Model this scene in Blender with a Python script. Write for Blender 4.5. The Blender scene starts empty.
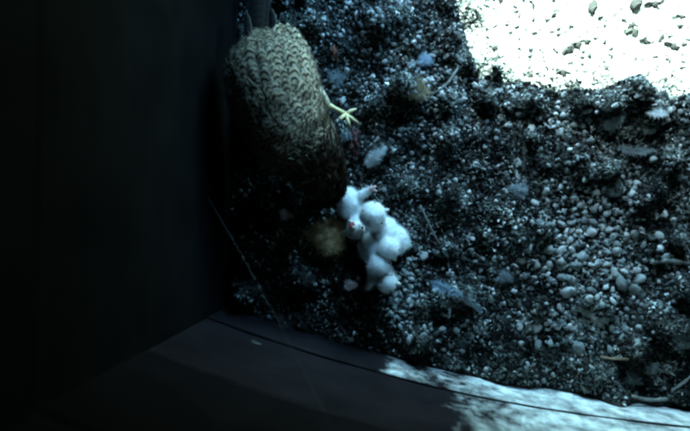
import bpy, bmesh, math, random
import numpy as np
from mathutils import Vector, Matrix, Quaternion, noise as mnoise

random.seed(7)
RNG = np.random.default_rng(11)
R = math.radians
SC = bpy.context.scene
COL = SC.collection

# ------------------------------------------------------------------ camera
W, H = 690.0, 431.0
FPX = 591.0                      # focal length in photograph pixels
CAM_Z = 0.65                     # metres over the gravel
NADIR = (410.0, 208.0)           # the pixel straight below the lens
cam_d = bpy.data.cameras.new('camera')
cam = bpy.data.objects.new('camera', cam_d)
COL.objects.link(cam)
SC.camera = cam
cam_d.sensor_width = 36.0
cam_d.lens = 36.0 * FPX / W
cam_d.clip_start = 0.005
cam_d.clip_end = 3000.0
fwd = Vector((W / 2 - NADIR[0], NADIR[1] - H / 2, -FPX)).normalized()
rgt = fwd.cross(Vector((0, 1, 0))).normalized()
upv = rgt.cross(fwd)
CM = Matrix((rgt, upv, -fwd)).transposed()
cam.matrix_world = Matrix.Translation((0, 0, CAM_Z)) @ CM.to_4x4()


def at(px, py, z=0.0):
    """point at height z that the photograph shows at pixel px, py"""
    d = rgt * (px - W / 2) + upv * (H / 2 - py) + fwd * FPX
    k = (z - CAM_Z) / d.z
    return Vector((0, 0, CAM_Z)) + d * k


# ------------------------------------------------------------------ light
SUN_EL = R(52)
SUN_TRAVEL = Vector((0.28, -0.96, 0)).normalized()     # the way the light travels over the floor
world = bpy.data.worlds.new('World')
SC.world = world
world.use_nodes = True
wn = world.node_tree
bg = wn.nodes['Background']
sky = wn.nodes.new('ShaderNodeTexSky')
sky.sky_type = 'NISHITA'
sky.sun_disc = False
sky.sun_elevation = SUN_EL
sky.sun_rotation = math.atan2(-SUN_TRAVEL.x, -SUN_TRAVEL.y)
wn.links.new(sky.outputs[0], bg.inputs[0])
bg.inputs[1].default_value = 0.15
sun_d = bpy.data.lights.new('sun', 'SUN')
sun_d.energy = 5.0
sun_d.angle = R(0.5)
sun_d.color = (1.0, 0.95, 0.87)
sun = bpy.data.objects.new('sun', sun_d)
COL.objects.link(sun)
ray = Vector((SUN_TRAVEL.x * math.cos(SUN_EL), SUN_TRAVEL.y * math.cos(SUN_EL), -math.sin(SUN_EL)))
sun.rotation_euler = ray.to_track_quat('-Z', 'Y').to_euler()
sun.location = (-0.3, 1.0, 1.5)

vs = SC.view_settings
vs.view_transform = 'Standard'
vs.look = 'None'
vs.gamma = 1.0
vs.use_curve_mapping = False
vs.exposure = 4.6
vs.use_white_balance = True
vs.white_balance_temperature = 4900
vs.white_balance_tint = -27
SC.render.engine = 'CYCLES'
SC.cycles.max_bounces = 8
SC.cycles.diffuse_bounces = 6
SC.cycles.pixel_filter_type = 'BLACKMAN_HARRIS'
SC.cycles.filter_width = 3.1
cam_d.dof.use_dof = True
cam_d.dof.focus_distance = 0.63
cam_d.dof.aperture_fstop = 2.8


# ------------------------------------------------------------------ materials
def new_mat(name, rough=0.85, spec=0.25):
    m = bpy.data.materials.new(name)
    m.use_nodes = True
    nt = m.node_tree
    b = nt.nodes['Principled BSDF']
    b.inputs['Roughness'].default_value = rough
    b.inputs['Specular IOR Level'].default_value = spec
    return m, nt, b


def nd(nt, kind, **kw):
    n = nt.nodes.new(kind)
    for k, v in kw.items():
        if k.startswith('i_'):
            n.inputs[k[2:].replace('_', ' ')].default_value = v
        else:
            setattr(n, k, v)
    return n


def ramp(nt, src, stops):
    r = nt.nodes.new('ShaderNodeValToRGB')
    e = r.color_ramp.elements
    while len(e) < len(stops):
        e.new(0.5)
    for i, (p, c) in enumerate(stops):
        e[i].position = p
        e[i].color = (c[0], c[1], c[2], 1)
    nt.links.new(src, r.inputs[0])
    return r.outputs[0]


def mixc(nt, fac, a, b, mode='MIX'):
    n = nt.nodes.new('ShaderNodeMix')
    n.data_type = 'RGBA'
    n.blend_type = mode
    for sock, v in ((n.inputs[0], fac), (n.inputs[6], a), (n.inputs[7], b)):
        if isinstance(v, (int, float)):
            sock.default_value = v
        elif isinstance(v, tuple):
            sock.default_value = (v[0], v[1], v[2], 1)
        else:
            nt.links.new(v, sock)
    return n.outputs[2]


def mth(nt, op, a, b=None, c=None):
    n = nt.nodes.new('ShaderNodeMath')
    n.operation = op
    for i, v in enumerate((a, b, c)):
        if v is None:
            continue
        if isinstance(v, (int, float)):
            n.inputs[i].default_value = v
        else:
            nt.links.new(v, n.inputs[i])
    return n.outputs[0]


def bump(nt, b, src, strength=0.4, dist=0.001):
    n = nt.nodes.new('ShaderNodeBump')
    n.inputs['Strength'].default_value = strength
    n.inputs['Distance'].default_value = dist
    nt.links.new(src, n.inputs['Height'])
    nt.links.new(n.outputs[0], b.inputs['Normal'])


def objco(nt):
    return nt.nodes.new('ShaderNodeTexCoord').outputs['Object']


def tex_noise(nt, co, scale, detail=4, rough=0.6):
    n = nd(nt, 'ShaderNodeTexNoise', i_Scale=scale, i_Detail=detail, i_Roughness=rough)
    nt.links.new(co, n.inputs['Vector'])
    return n.outputs['Fac']


def island_mat(name, stops, rough=0.85, nscale=500, spec=0.25, per='island', patch=0):
    """colour differs from piece to piece, with a grain on each"""
    m, nt, b = new_mat(name, rough, spec)
    if per == 'island':
        rnd = nt.nodes.new('ShaderNodeNewGeometry').outputs['Random Per Island']
    else:
        rnd = nt.nodes.new('ShaderNodeObjectInfo').outputs['Random']
    c = ramp(nt, rnd, stops)
    f = tex_noise(nt, objco(nt), nscale, 4)
    g = ramp(nt, f, [(0.3, (0.55, 0.55, 0.55)), (0.7, (1.2, 1.2, 1.2))])
    c2 = mixc(nt, 1.0, c, g, 'MULTIPLY')
    if patch:                                            # whole clumps are darker or paler than others
        gp = nt.nodes.new('ShaderNodeNewGeometry').outputs['Position']
        pf = tex_noise(nt, gp, patch, 3, 0.55)
        c2 = mixc(nt, 1.0, c2, ramp(nt, pf, [(0.36, (.16, .16, .16)), (0.5, (.75, .75, .75)), (0.64, (2.0, 2.0, 2.0))]), 'MULTIPLY')
    nt.links.new(c2, b.inputs['Base Color'])
    bump(nt, b, f, 0.5, 0.0006)
    return m


MAT = {}
STONE = [(0.0, (0.14, 0.15, 0.145)), (0.3, (0.28, 0.29, 0.28)), (0.6, (0.38, 0.38, 0.36)),
         (0.85, (0.40, 0.39, 0.365)), (1.0, (0.62, 0.60, 0.57))]
MAT['pebble'] = island_mat('pebble_stone', STONE, 0.7, 420, 0.35, 'object')
MAT['gravel'] = island_mat('gravel_stone', [(0, (.07, .075, .075)), (.45, (.15, .16, .155)), (.8, (.28, .28, .265)), (1, (.55, .53, .5))], 0.75, 420, 0.35)
MAT['shred'] = island_mat('leaf_shred', [(0, (.02, .02, .018)), (.55, (.08, .08, .072)), (.8, (.27, .27, .25)), (1, (.6, .6, .57))], 0.85, 300, 0.15, 'island', 30)
MAT['whitening_grit'] = island_mat('sun_whitened_grit', [(0, (.30, .29, .27)), (.5, (.45, .44, .41)), (1, (.68, .66, .62))], 0.8, 420, 0.3)  # paler stones that put the sunlit patch's brightness into colour
MAT['clod'] = island_mat('dark_clod', [(0, (.012, .011, .010)), (1, (.04, .038, .03))], 0.95, 400, 0.1, 'object')
MAT['crumb'] = island_mat('crumb', [(0, (.01, .01, .009)), (.5, (.035, .035, .032)), (.8, (.13, .13, .12)), (1, (.45, .44, .41))], 0.95, 600, 0.1, 'island', 30)
MAT['fibre'] = island_mat('fibre', [(0, (.02, .022, .02)), (.5, (.07, .076, .068)), (.85, (.19, .2, .18)), (1, (.5, .5, .46))], 0.9, 300, 0.1, 'island', 30)


def soil_mat():
    m, nt, b = new_mat('soil', 0.95, 0.1)
    co = objco(nt)
    f = tex_noise(nt, co, 130, 6, 0.7)
    f2 = tex_noise(nt, co, 900, 3, 0.6)
    c = ramp(nt, f, [(0.3, (.010, .009, .008)), (0.55, (.028, .026, .023)), (0.75, (.06, .055, .047))])
    at_ = nd(nt, 'ShaderNodeAttribute', attribute_name='sun_whitening')
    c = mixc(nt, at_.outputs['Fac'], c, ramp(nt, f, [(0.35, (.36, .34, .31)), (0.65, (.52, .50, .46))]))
    c = mixc(nt, 1.0, c, ramp(nt, f2, [(0.3, (.5, .5, .5)), (0.7, (1.5, 1.5, 1.5))]), 'MULTIPLY')
    nt.links.new(c, b.inputs['Base Color'])
    bump(nt, b, f2, 0.8, 0.001)
    return m


MAT['soil'] = soil_mat()


def wood_mat(name, dark, light, droppings=None, rough=0.9, spec=0.03):
    m, nt, b = new_mat(name, rough, spec)
    co = objco(nt)
    mp = nd(nt, 'ShaderNodeMapping')
    mp.inputs['Scale'].default_value = (4, 4, 60)
    nt.links.new(co, mp.inputs[0])
    f = tex_noise(nt, mp.outputs[0], 6, 6, 0.65)
    c = ramp(nt, f, [(0.3, dark), (0.7, light)])
    blot = tex_noise(nt, co, 22, 5, 0.6)
    c = mixc(nt, 1.0, c, ramp(nt, blot, [(0.35, (.65, .65, .65)), (0.7, (1.25, 1.25, 1.25))]), 'MULTIPLY')
    if droppings:
        x0, x1, strength, extra = droppings
        sx = nd(nt, 'ShaderNodeSeparateXYZ')
        nt.links.new(co, sx.inputs[0])
        mr = nd(nt, 'ShaderNodeMapRange')
        mr.inputs[1].default_value = x0
        mr.inputs[2].default_value = x1
        mr.inputs[3].default_value = -0.25
        nt.links.new(sx.outputs[0], mr.inputs[0])
        mp2 = nd(nt, 'ShaderNodeMapping')
        mp2.inputs['Scale'].default_value = (1, 1, 0.55)
        nt.links.new(co, mp2.inputs[0])
        n1 = tex_noise(nt, mp2.outputs[0], 26, 6, 0.66)
        n1.node.inputs['Distortion'].default_value = 1.2
        ex = mth(nt, 'DIVIDE', mth(nt, 'SUBTRACT', sx.outputs[0], extra), .020)      # one lone splash further along
        ex = mth(nt, 'MULTIPLY', mth(nt, 'EXPONENT', mth(nt, 'MULTIPLY', mth(nt, 'MULTIPLY', ex, ex), -1.0)), .27)
        n1 = mth(nt, 'ADD', n1, mth(nt, 'MULTIPLY', mth(nt, 'SUBTRACT', tex_noise(nt, co, 85, 4, .6), .5), .35))
        s = mth(nt, 'ADD', mth(nt, 'ADD', mth(nt, 'MULTIPLY', mr.outputs[0], strength), n1), ex)
        mask = ramp(nt, s, [(0.60, (0, 0, 0)), (0.74, (.36, .36, .36)), (0.96, (.92, .92, .92))])
        n2 = tex_noise(nt, co, 48, 6, 0.65)
        white = ramp(nt, n2, [(0.32, (.16, .165, .165)), (0.46, (.45, .455, .44)), (0.6, (.80, .80, .78))])
        c = mixc(nt, mask, c, white)
    nt.links.new(c, b.inputs['Base Color'])
    bump(nt, b, f, 0.35, 0.0012)
    return m


MAT['wood_dark'] = wood_mat('tarred_wood', (.0025, .0023, .0025), (.0060, .0056, .0058), None, 0.9, 0.04)
MAT['wood_grey'] = wood_mat('weathered_wood', (.0035, .0029, .0034), (.0068, .0057, .0066))
MAT['wood_low'] = wood_mat('stained_low_board', (.0085, .0068, .0082), (.0160, .0132, .0155), (-0.05, 0.10, 0.40, -0.012))
MAT['wood_mid'] = wood_mat('stained_board', (.0085, .0068, .0082), (.0160, .0132, .0155), (0.0, 0.12, 0.38, 0.5))


def let_through(nt, b, colour, amount=0.45):
    tr = nt.nodes.new('ShaderNodeBsdfTranslucent')
    mx = nt.nodes.new('ShaderNodeMixShader')
    mx.inputs[0].default_value = amount
    nt.links.new(colour, tr.inputs[0])
    nt.links.new(b.outputs[0], mx.inputs[1])
    nt.links.new(tr.outputs[0], mx.inputs[2])
    nt.links.new(mx.outputs[0], nt.nodes['Material Output'].inputs[0])


def plain(name, col, rough=0.8, spec=0.2, var=0.3, scale=300, thin=False):
    m, nt, b = new_mat(name, rough, spec)
    f = tex_noise(nt, objco(nt), scale, 4)
    lo = tuple(c * (1 - var) for c in col)
    hi = tuple(min(1, c * (1 + var)) for c in col)
    c = ramp(nt, f, [(0.3, lo), (0.7, hi)])
    nt.links.new(c, b.inputs['Base Color'])
    if thin:
        let_through(nt, b, c)
    return m


MAT['down'] = plain('white_down', (.80, .81, .81), 1.0, 0.05, 0.1, thin=True)
MAT['chick_skin'] = plain('chick_body', (.72, .72, .72), 1.0, 0.05, 0.12, 150)
MAT['chick_pink'] = plain('pink_skin', (.50, .33, .31), 0.7, 0.2, 0.15)
MAT['chick_beak'] = plain('pale_beak', (.50, .49, .44), 0.5, 0.3, 0.1)
MAT['mouth'] = plain('red_mouth', (.20, .040, .038), 0.6, 0.4, 0.2)
MAT['lid'] = plain('closed_lid', (.12, .12, .13), 0.8, 0.1, 0.2)
MAT['eye'] = plain('eye', (.01, .01, .01), 0.15, 0.5, 0.1)
MAT['leg'] = plain('yellow_leg', (.62, .50, .25), 0.6, 0.3, 0.2, 400)
MAT['claw'] = plain('claw', (.02, .018, .016), 0.4, 0.4, 0.2)
MAT['beak'] = plain('beak', (.10, .105, .12), 0.4, 0.4, 0.2)
MAT['body'] = plain('under_plumage', (.13, .105, .075), 0.95, 0.05, 0.4, 160)
MAT['nape'] = island_mat('nape_feather', [(0, (.025, .020, .014)), (.5, (.085, .065, .045)), (1, (.17, .135, .095))], 0.95, 300, 0.05)
MAT['barb'] = island_mat('loose_barb', [(0, (.05, .042, .030)), (.45, (.18, .15, .105)), (1, (.42, .36, .26))], 0.95, 300, 0.05)
MAT['thigh'] = plain('thigh_down', (.50, .43, .30), 0.95, 0.05, 0.2, 300)
MAT['meat'] = plain('dried_meat', (.06, .018, .016), 0.5, 0.35, 0.5, 180)
MAT['fluff_white'] = plain('white_fluff', (.82, .83, .83), 1.0, 0.05, 0.1, thin=True)
MAT['fluff_grey'] = plain('grey_fluff', (.36, .385, .40), 1.0, 0.05, 0.15, thin=True)
MAT['fluff_blue'] = plain('bluish_fluff', (.50, .57, .65), 1.0, 0.05, 0.15, thin=True)
MAT['blur_tan'] = plain('tan_lens_blur', (.31, .27, .18), 1.0, 0.05, 0.15, thin=True)
MAT['blur_straw'] = plain('straw_lens_blur', (.70, .57, .34), 1.0, 0.05, 0.15, thin=True)
MAT['fluff_pink'] = plain('pinkish_lump', (.48, .40, .39), 0.95, 0.05, 0.25, 200)
MAT['twig_pale'] = plain('pale_twig', (.20, .195, .175), 0.9, 0.1, 0.5, 150)
MAT['twig_brown'] = plain('brown_straw', (.19, .135, .085), 0.8, 0.2, 0.3, 150)
MAT['twig_grey'] = plain('grey_straw', (.15, .15, .14), 0.8, 0.2, 0.3, 150)
MAT['thread'] = plain('streak', (.04, .04, .04), 0.9, 0.1, 0.2)
MAT['gap_shade'] = plain('shaded_gap', (.004, .004, .004), 0.95, 0.05, 0.2)
MAT['pellet'] = plain('grey_pellet', (.15, .16, .155), 0.95, 0.05, 0.6, 140)
MAT['rust'] = plain('reddish_scrap', (.20, .07, .035), 0.8, 0.2, 0.4, 150)
MAT['grass'] = plain('field_grass', (.08, .085, .06), 0.95, 0.05, 0.4, 0.4)


def feather_mat():
    """buff feather: dark bars across it, paler rim, dark shaft"""
    m, nt, b = new_mat('barred_feather', 0.9, 0.08)
    uv = nt.nodes.new('ShaderNodeUVMap')
    uv.uv_map = 'UVMap'
    sx = nd(nt, 'ShaderNodeSeparateXYZ')
    nt.links.new(uv.outputs[0], sx.inputs[0])
    u, v = sx.outputs[0], sx.outputs[1]
    rnd = nt.nodes.new('ShaderNodeObjectInfo').outputs['Random']
    uu = mth(nt, 'ABSOLUTE', mth(nt, 'SUBTRACT', u, 0.5))
    # bars lean back from the shaft, so that they read as arrow heads
    s = mth(nt, 'ADD', v, mth(nt, 'MULTIPLY', mth(nt, 'MULTIPLY', uu, uu), 0.9))
    s = mth(nt, 'ADD', s, mth(nt, 'MULTIPLY', rnd, 0.22))
    w = mth(nt, 'SINE', mth(nt, 'MULTIPLY', mth(nt, 'SUBTRACT', s, 0.02), 2 * math.pi * 3.0))
    n = tex_noise(nt, objco(nt), 500, 3)
    w = mth(nt, 'ADD', w, mth(nt, 'MULTIPLY', mth(nt, 'SUBTRACT', n, 0.5), 2.6))
    mask = ramp(nt, w, [(0.04, (0, 0, 0)), (0.34, (1, 1, 1))])
    base = ramp(nt, rnd, [(0, (.29, .225, .14)), (1, (.58, .47, .31))])
    c = mixc(nt, mask, base, (.026, .022, .018))
    rim = mth(nt, 'MAXIMUM', mth(nt, 'MULTIPLY', uu, 2.0), v)
    mp = nd(nt, 'ShaderNodeMapping')
    mp.inputs['Scale'].default_value = (900, 120, 200)
    nt.links.new(objco(nt), mp.inputs[0])
    st = tex_noise(nt, mp.outputs[0], 1.0, 3, 0.6)
    c = mixc(nt, 1.0, c, ramp(nt, st, [(0.3, (.6, .6, .6)), (0.7, (1.25, 1.25, 1.25))]), 'MULTIPLY')
    rimm = ramp(nt, rim, [(0.86, (0, 0, 0)), (0.97, (1, 1, 1))])
    c = mixc(nt, rimm, c, (.46, .42, .34))
    nt.links.new(c, b.inputs['Base Color'])
    wv = mth(nt, 'SINE', mth(nt, 'MULTIPLY', mth(nt, 'ADD', v, mth(nt, 'MULTIPLY', uu, -0.8)), 160.0))
    bump(nt, b, wv, 0.25, 0.0004)
    return m


MAT['feather'] = feather_mat()


def tail_mat(name, rim):
    m, nt, b = new_mat(name, 0.85, 0.1)
    uv = nt.nodes.new('ShaderNodeUVMap')
    uv.uv_map = 'UVMap'
    sx = nd(nt, 'ShaderNodeSeparateXYZ')
    nt.links.new(uv.outputs[0], sx.inputs[0])
    u, v = sx.outputs[0], sx.outputs[1]
    w = mth(nt, 'SINE', mth(nt, 'MULTIPLY', v, 40.0))
    c = mixc(nt, ramp(nt, w, [(0.3, (0, 0, 0)), (0.5, (1, 1, 1))]), (.013, .012, .010), (.007, .006, .006))
    uu = mth(nt, 'MULTIPLY', mth(nt, 'ABSOLUTE', mth(nt, 'SUBTRACT', u, 0.5)), 2.0)
    c = mixc(nt, ramp(nt, uu, [(0.72, (0, 0, 0)), (0.9, (1, 1, 1))]), c, rim)
    nt.links.new(c, b.inputs['Base Color'])
    return m


MAT['tail'] = tail_mat('tail_feather', (.015, .014, .012))
MAT['wing_tip'] = tail_mat('wing_tip_feather', (.10, .095, .085))


# ------------------------------------------------------------------ mesh helpers
def link(name, me, mat=None, parent=None):
    o = bpy.data.objects.new(name, me)
    COL.objects.link(o)
    if mat is not None:
        me.materials.clear()
        me.materials.append(MAT[mat])
    if parent is not None:
        o.parent = parent
    return o


def tag(o, label=None, cat=None, group=None, kind=None):
    for k, v in (('label', label), ('category', cat), ('group', group), ('kind', kind)):
        if v:
            o[k] = v
    return o


def empty(name, loc=(0, 0, 0)):
    o = bpy.data.objects.new(name, None)
    COL.objects.link(o)
    o.location = loc
    o.empty_display_size = 0.02
    return o


def np_mesh(name, verts, faces, smooth=True):
    """verts (n,3), faces (m,k) with one k"""
    verts = np.asarray(verts, dtype=np.float32)
    faces = np.asarray(faces, dtype=np.int32)
    k = faces.shape[1]
    me = bpy.data.meshes.new(name)
    me.vertices.add(len(verts))
    me.vertices.foreach_set('co', verts.ravel())
    me.loops.add(faces.size)
    me.loops.foreach_set('vertex_index', faces.ravel())
    me.polygons.add(len(faces))
    me.polygons.foreach_set('loop_start', np.arange(0, faces.size, k, dtype=np.int32))
    me.polygons.foreach_set('loop_total', np.full(len(faces), k, dtype=np.int32))
    me.update(calc_edges=True)
    if smooth:
        me.polygons.foreach_set('use_smooth', np.ones(len(faces), dtype=bool))
    me.validate()
    return me


def bm_mesh(name, bm, smooth=True):
    me = bpy.data.meshes.new(name)
    bmesh.ops.recalc_face_normals(bm, faces=bm.faces)
    bm.to_mesh(me)
    bm.free()
    for p in me.polygons:
        p.use_smooth = smooth
    return me


def ico(sub):
    bm = bmesh.new()
    bmesh.ops.create_icosphere(bm, subdivisions=sub, radius=1.0)
    v = np.array([tuple(x.co) for x in bm.verts])
    f = np.array([[x.index for x in p.verts] for p in bm.faces])
    bm.free()
    return v, f


ICO0 = ico(1)       # 20 faces
ICO1 = ico(2)       # 80 faces


def rot_mats(n):
    q = RNG.normal(size=(n, 4))
    q /= np.linalg.norm(q, axis=1)[:, None]
    w, x, y, z = q.T
    m = np.empty((n, 3, 3))
    m[:, 0] = np.stack([1 - 2 * (y * y + z * z), 2 * (x * y - z * w), 2 * (x * z + y * w)], 1)
    m[:, 1] = np.stack([2 * (x * y + z * w), 1 - 2 * (x * x + z * z), 2 * (y * z - x * w)], 1)
    m[:, 2] = np.stack([2 * (x * z - y * w), 2 * (y * z + x * w), 1 - 2 * (x * x + y * y)], 1)
    return m


def scatter(name, tmpl, pos, rad, rough, flat, mat, parent=None, smooth=True):
    """many lumps in one mesh: each its own random shape"""
    tv, tf = tmpl
    n = len(pos)
    v = np.repeat(tv[None], n, 0) * (1 + RNG.uniform(-rough, rough, (n, len(tv), 1)))
    ax = np.stack([RNG.uniform(.8, 1.35, n), RNG.uniform(.65, 1.0, n), RNG.uniform(flat[0], flat[1], n)], 1)
    v = v * ax[:, None, :]
    v = np.einsum('nij,nkj->nki', rot_mats(n), v)
    v = v * rad[:, None, None] + pos[:, None, :]
    f = tf[None] + (np.arange(n) * len(tv))[:, None, None]
    me = np_mesh(name, v.reshape(-1, 3), f.reshape(-1, 3), smooth)
    return link(name, me, mat, parent)


def tube_data(pts, radii, seg=8, cap=True):
    pts = [Vector(p) for p in pts]
    vs_, fs_ = [], []
    up = Vector((0.13, 0.21, 0.97))
    prev = None
    for i, p in enumerate(pts):
        a = pts[max(i - 1, 0)]
        b = pts[min(i + 1, len(pts) - 1)]
        t = (b - a).normalized()
        if prev is None:
            x = t.cross(up)
            if x.length < 1e-4:
                x = t.cross(Vector((1, 0, 0)))
            x.normalize()
        else:
            x = (prev - t * prev.dot(t)).normalized()
        prev = x
        y = t.cross(x)
        r = radii[i] if hasattr(radii, '__len__') else radii
        for k in range(seg):
            an = 2 * math.pi * k / seg
            vs_.append(p + (x * math.cos(an) + y * math.sin(an)) * r)
    for i in range(len(pts) - 1):
        for k in range(seg):
            fs_.append((i * seg + k, i * seg + (k + 1) % seg, (i + 1) * seg + (k + 1) % seg, (i + 1) * seg + k))
    if cap:
        fs_.append(tuple(range(seg - 1, -1, -1)))
        n = (len(pts) - 1) * seg
        fs_.append(tuple(range(n, n + seg)))
    return vs_, fs_


class MB:
    def __init__(self):
        self.v, self.f = [], []

    def add(self, v, f):
        o = len(self.v)
        self.v += [tuple(p) for p in v]
        self.f += [tuple(i + o for i in q) for q in f]
        return self

    def tube(self, pts, radii, seg=8):
        return self.add(*tube_data(pts, radii, seg))

    def blob(self, c, r, rough=0.0, tmpl=None, seed=0):
        tv, tf = tmpl or ICO1
        c = Vector(c)
        rr = r if hasattr(r, '__len__') else (r, r, r)
        out = []
        for p in tv:
            k = 1 + rough * mnoise.noise(Vector(p) * 1.7 + Vector((seed * 3.1, seed, 0)))
            out.append(c + Vector((p[0] * rr[0] * k, p[1] * rr[1] * k, p[2] * rr[2] * k)))
        return self.add(out, [tuple(int(i) for i in q) for q in tf])

    def build(self, name, mat, parent=None, smooth=True):
        me = bpy.data.meshes.new(name)
        me.from_pydata(self.v, [], self.f)
        for p in me.polygons:
            p.use_smooth = smooth
        return link(name, me, mat, parent)


def smooth_noise(x, y, cell, seed):
    """value noise on numpy arrays"""
    g = np.random.default_rng(seed).uniform(-1, 1, (256, 256))
    fx, fy = x / cell + 97.3, y / cell + 61.7
    ix, iy = np.floor(fx).astype(int), np.floor(fy).astype(int)
    tx, ty = fx - ix, fy - iy
    tx, ty = tx * tx * (3 - 2 * tx), ty * ty * (3 - 2 * ty)
    a = g[ix % 256, iy % 256]
    b = g[(ix + 1) % 256, iy % 256]
    c = g[ix % 256, (iy + 1) % 256]
    d = g[(ix + 1) % 256, (iy + 1) % 256]
    return (a * (1 - tx) + b * tx) * (1 - ty) + (c * (1 - tx) + d * tx) * ty


# ------------------------------------------------------------------ where things are
MM = CAM_Z / FPX                                   # metres per pixel on the gravel, about 1.1 mm


def px_of(x, y):
    """photograph pixels of floor points, arrays"""
    dx, dy, dz = x, y, -CAM_Z
    a = dx * rgt.x + dy * rgt.y + dz * rgt.z
    b = dx * upv.x + dy * upv.y + dz * upv.z
    c = dx * fwd.x + dy * fwd.y + dz * fwd.z
    return W / 2 + FPX * a / c, H / 2 - FPX * b / c


# pebbles scratched clean of litter; last entry whitens the sunlit patch: px, py, spread, spread
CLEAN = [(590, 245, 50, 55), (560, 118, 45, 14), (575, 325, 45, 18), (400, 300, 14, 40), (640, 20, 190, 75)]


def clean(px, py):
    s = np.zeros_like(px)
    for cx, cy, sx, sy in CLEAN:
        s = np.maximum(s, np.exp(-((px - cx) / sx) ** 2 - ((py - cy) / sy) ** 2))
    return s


LUMPS = []
_r = random.Random(5)
for _ in range(370):
    p = at(_r.uniform(240, 800), _r.uniform(-190, 430))
    c = float(clean(*[np.array([q]) for q in px_of(p.x, p.y)])[0])
    if c > 0.45:
        continue
    LUMPS.append((p.x, p.y, _r.uniform(.008, .019), _r.uniform(.006, .019)))
for px, py, r, h in [(630, 96, .022, .030), (606, 108, .018, .020), (652, 108, .016, .016), (484, 96, .015, .020), (508, 104, .011, .014), (528, 104, .011, .018), (575, 106, .010, .010),
                     (466, 66, .010, .018), (456, 34, .012, .018), (478, 12, .007, .008), (448, 8, .010, .016), (655, 330, .03, .012), (440, 150, .03, .010), (520, 150, .03, .008)]:
    p = at(px, py)
    LUMPS.append((p.x, p.y, r, h))


def height(x, y):
    x = np.asarray(x, dtype=float)
    y = np.asarray(y, dtype=float)
    h = 0.0035 * smooth_noise(x, y, .045, 1) + 0.0016 * smooth_noise(x, y, .014, 2)
    for lx, ly, r, a in LUMPS:
        d = ((x - lx) ** 2 + (y - ly) ** 2) / (r * r)
        h = h + a * np.exp(-d * 1.3)
    return h


def hz(x, y):
    return float(height(np.array([x]), np.array([y]))[0])


def on(px, py, dz=0.0):
    p = at(px, py)
    for _ in range(2):
        p = at(px, py, hz(p.x, p.y) + dz)
    return p


# plan of the box, inner faces, from the floor edge seen in the photograph
ROT = R(-8)
AX = Vector((math.cos(ROT), math.sin(ROT), 0))       # along the back wall
AY = Vector((-math.sin(ROT), math.cos(ROT), 0))      # towards the open front
BACK = [at(px, py) for px, py in [(228, 306), (285, 326), (340, 343), (430, 367), (520, 385), (600, 396), (690, 405), (800, 410)]]
CORNER_BL = BACK[0]
CORNER_BR = BACK[-1]
FRONT_P = at(410, -140)


def line_x(p, d, q, e):
    """crossing in plan of p+s*d and q+t*e"""
    den = d.x * e.y - d.y * e.x
    s = ((q.x - p.x) * e.y - (q.y - p.y) * e.x) / den
    return p + d * s


CORNER_FL = line_x(CORNER_BL, at(240, -160) - CORNER_BL, FRONT_P, AX)
CORNER_FR = line_x(CORNER_BR, AY, FRONT_P, AX)
patch_corner = at(476, 97)
JAMB = line_x(patch_corner, SUN_TRAVEL, FRONT_P, AX)
LINTEL = (patch_corner - JAMB).length * math.tan(SUN_EL)
ROOF_Z = 0.71

# ------------------------------------------------------------------ the setting
far = np_mesh('field', [(-900, -900, -4), (900, -900, -4), (900, 900, -4), (-900, 900, -4)], [(0, 1, 2, 3)], False)
tag(link('field', far, 'grass'), kind='structure')

# litter floor
xs = np.arange(CORNER_BL.x - .03, CORNER_FR.x + .05, .0018)
ys = np.arange(CORNER_BR.y - .05, CORNER_FL.y + .03, .0018)
gx, gy = np.meshgrid(xs, ys, indexing='ij')
gz = height(gx, gy) + 0.0006 * smooth_noise(gx, gy, .0045, 9)


def inside(x, y, m=0.0):
    """floor points inside the walls by m"""
    ok = np.ones(np.shape(x), dtype=bool)
    ring = BACK + [CORNER_FR, CORNER_FL]
    for i in range(len(ring)):
        a, b = ring[i], ring[(i + 1) % len(ring)]
        e = (b - a).normalized()
        ok &= (e.x * (y - a.y) - e.y * (x - a.x)) > m
    return ok


nx, ny = gx.shape
idx = np.arange(nx * ny).reshape(nx, ny)
quads = np.stack([idx[:-1, :-1], idx[1:, :-1], idx[1:, 1:], idx[:-1, 1:]], -1).reshape(-1, 4)
cx = (gx[:-1, :-1] + gx[1:, 1:]).ravel() / 2
cy = (gy[:-1, :-1] + gy[1:, 1:]).ravel() / 2
quads = quads[inside(cx, cy, -0.008)]
used, inv = np.unique(quads, return_inverse=True)
GV = np.stack([gx.ravel(), gy.ravel(), gz.ravel()], 1)[used]
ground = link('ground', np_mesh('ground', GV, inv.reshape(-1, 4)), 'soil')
a, b_ = px_of(GV[:, 0], GV[:, 1])
sun_whitening = np.clip(((clean(a, b_) + 0.35 * smooth_noise(GV[:, 0], GV[:, 1], .016, 31)) - .45) / .25, 0, 1)
sun_whitening = sun_whitening * np.clip((125 - b_) / 30, 0.10, 1)  # floor colour painted pale where the sun patch falls
ground.data.attributes.new('sun_whitening', 'FLOAT', 'POINT').data.foreach_set('value', sun_whitening.astype(np.float32))
tag(ground, 'dark litter and gravel covering the floor of the box', kind='structure')


def rand_floor(n, m=0.003):
    out = np.empty((0, 2))
    while len(out) < n:
        x = RNG.uniform(xs[0], xs[-1], n * 2)
        y = RNG.uniform(ys[0], ys[-1], n * 2)
        ok = inside(x, y, m)
        out = np.concatenate([out, np.stack([x[ok], y[ok]], 1)])
    return out[:n]


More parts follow.
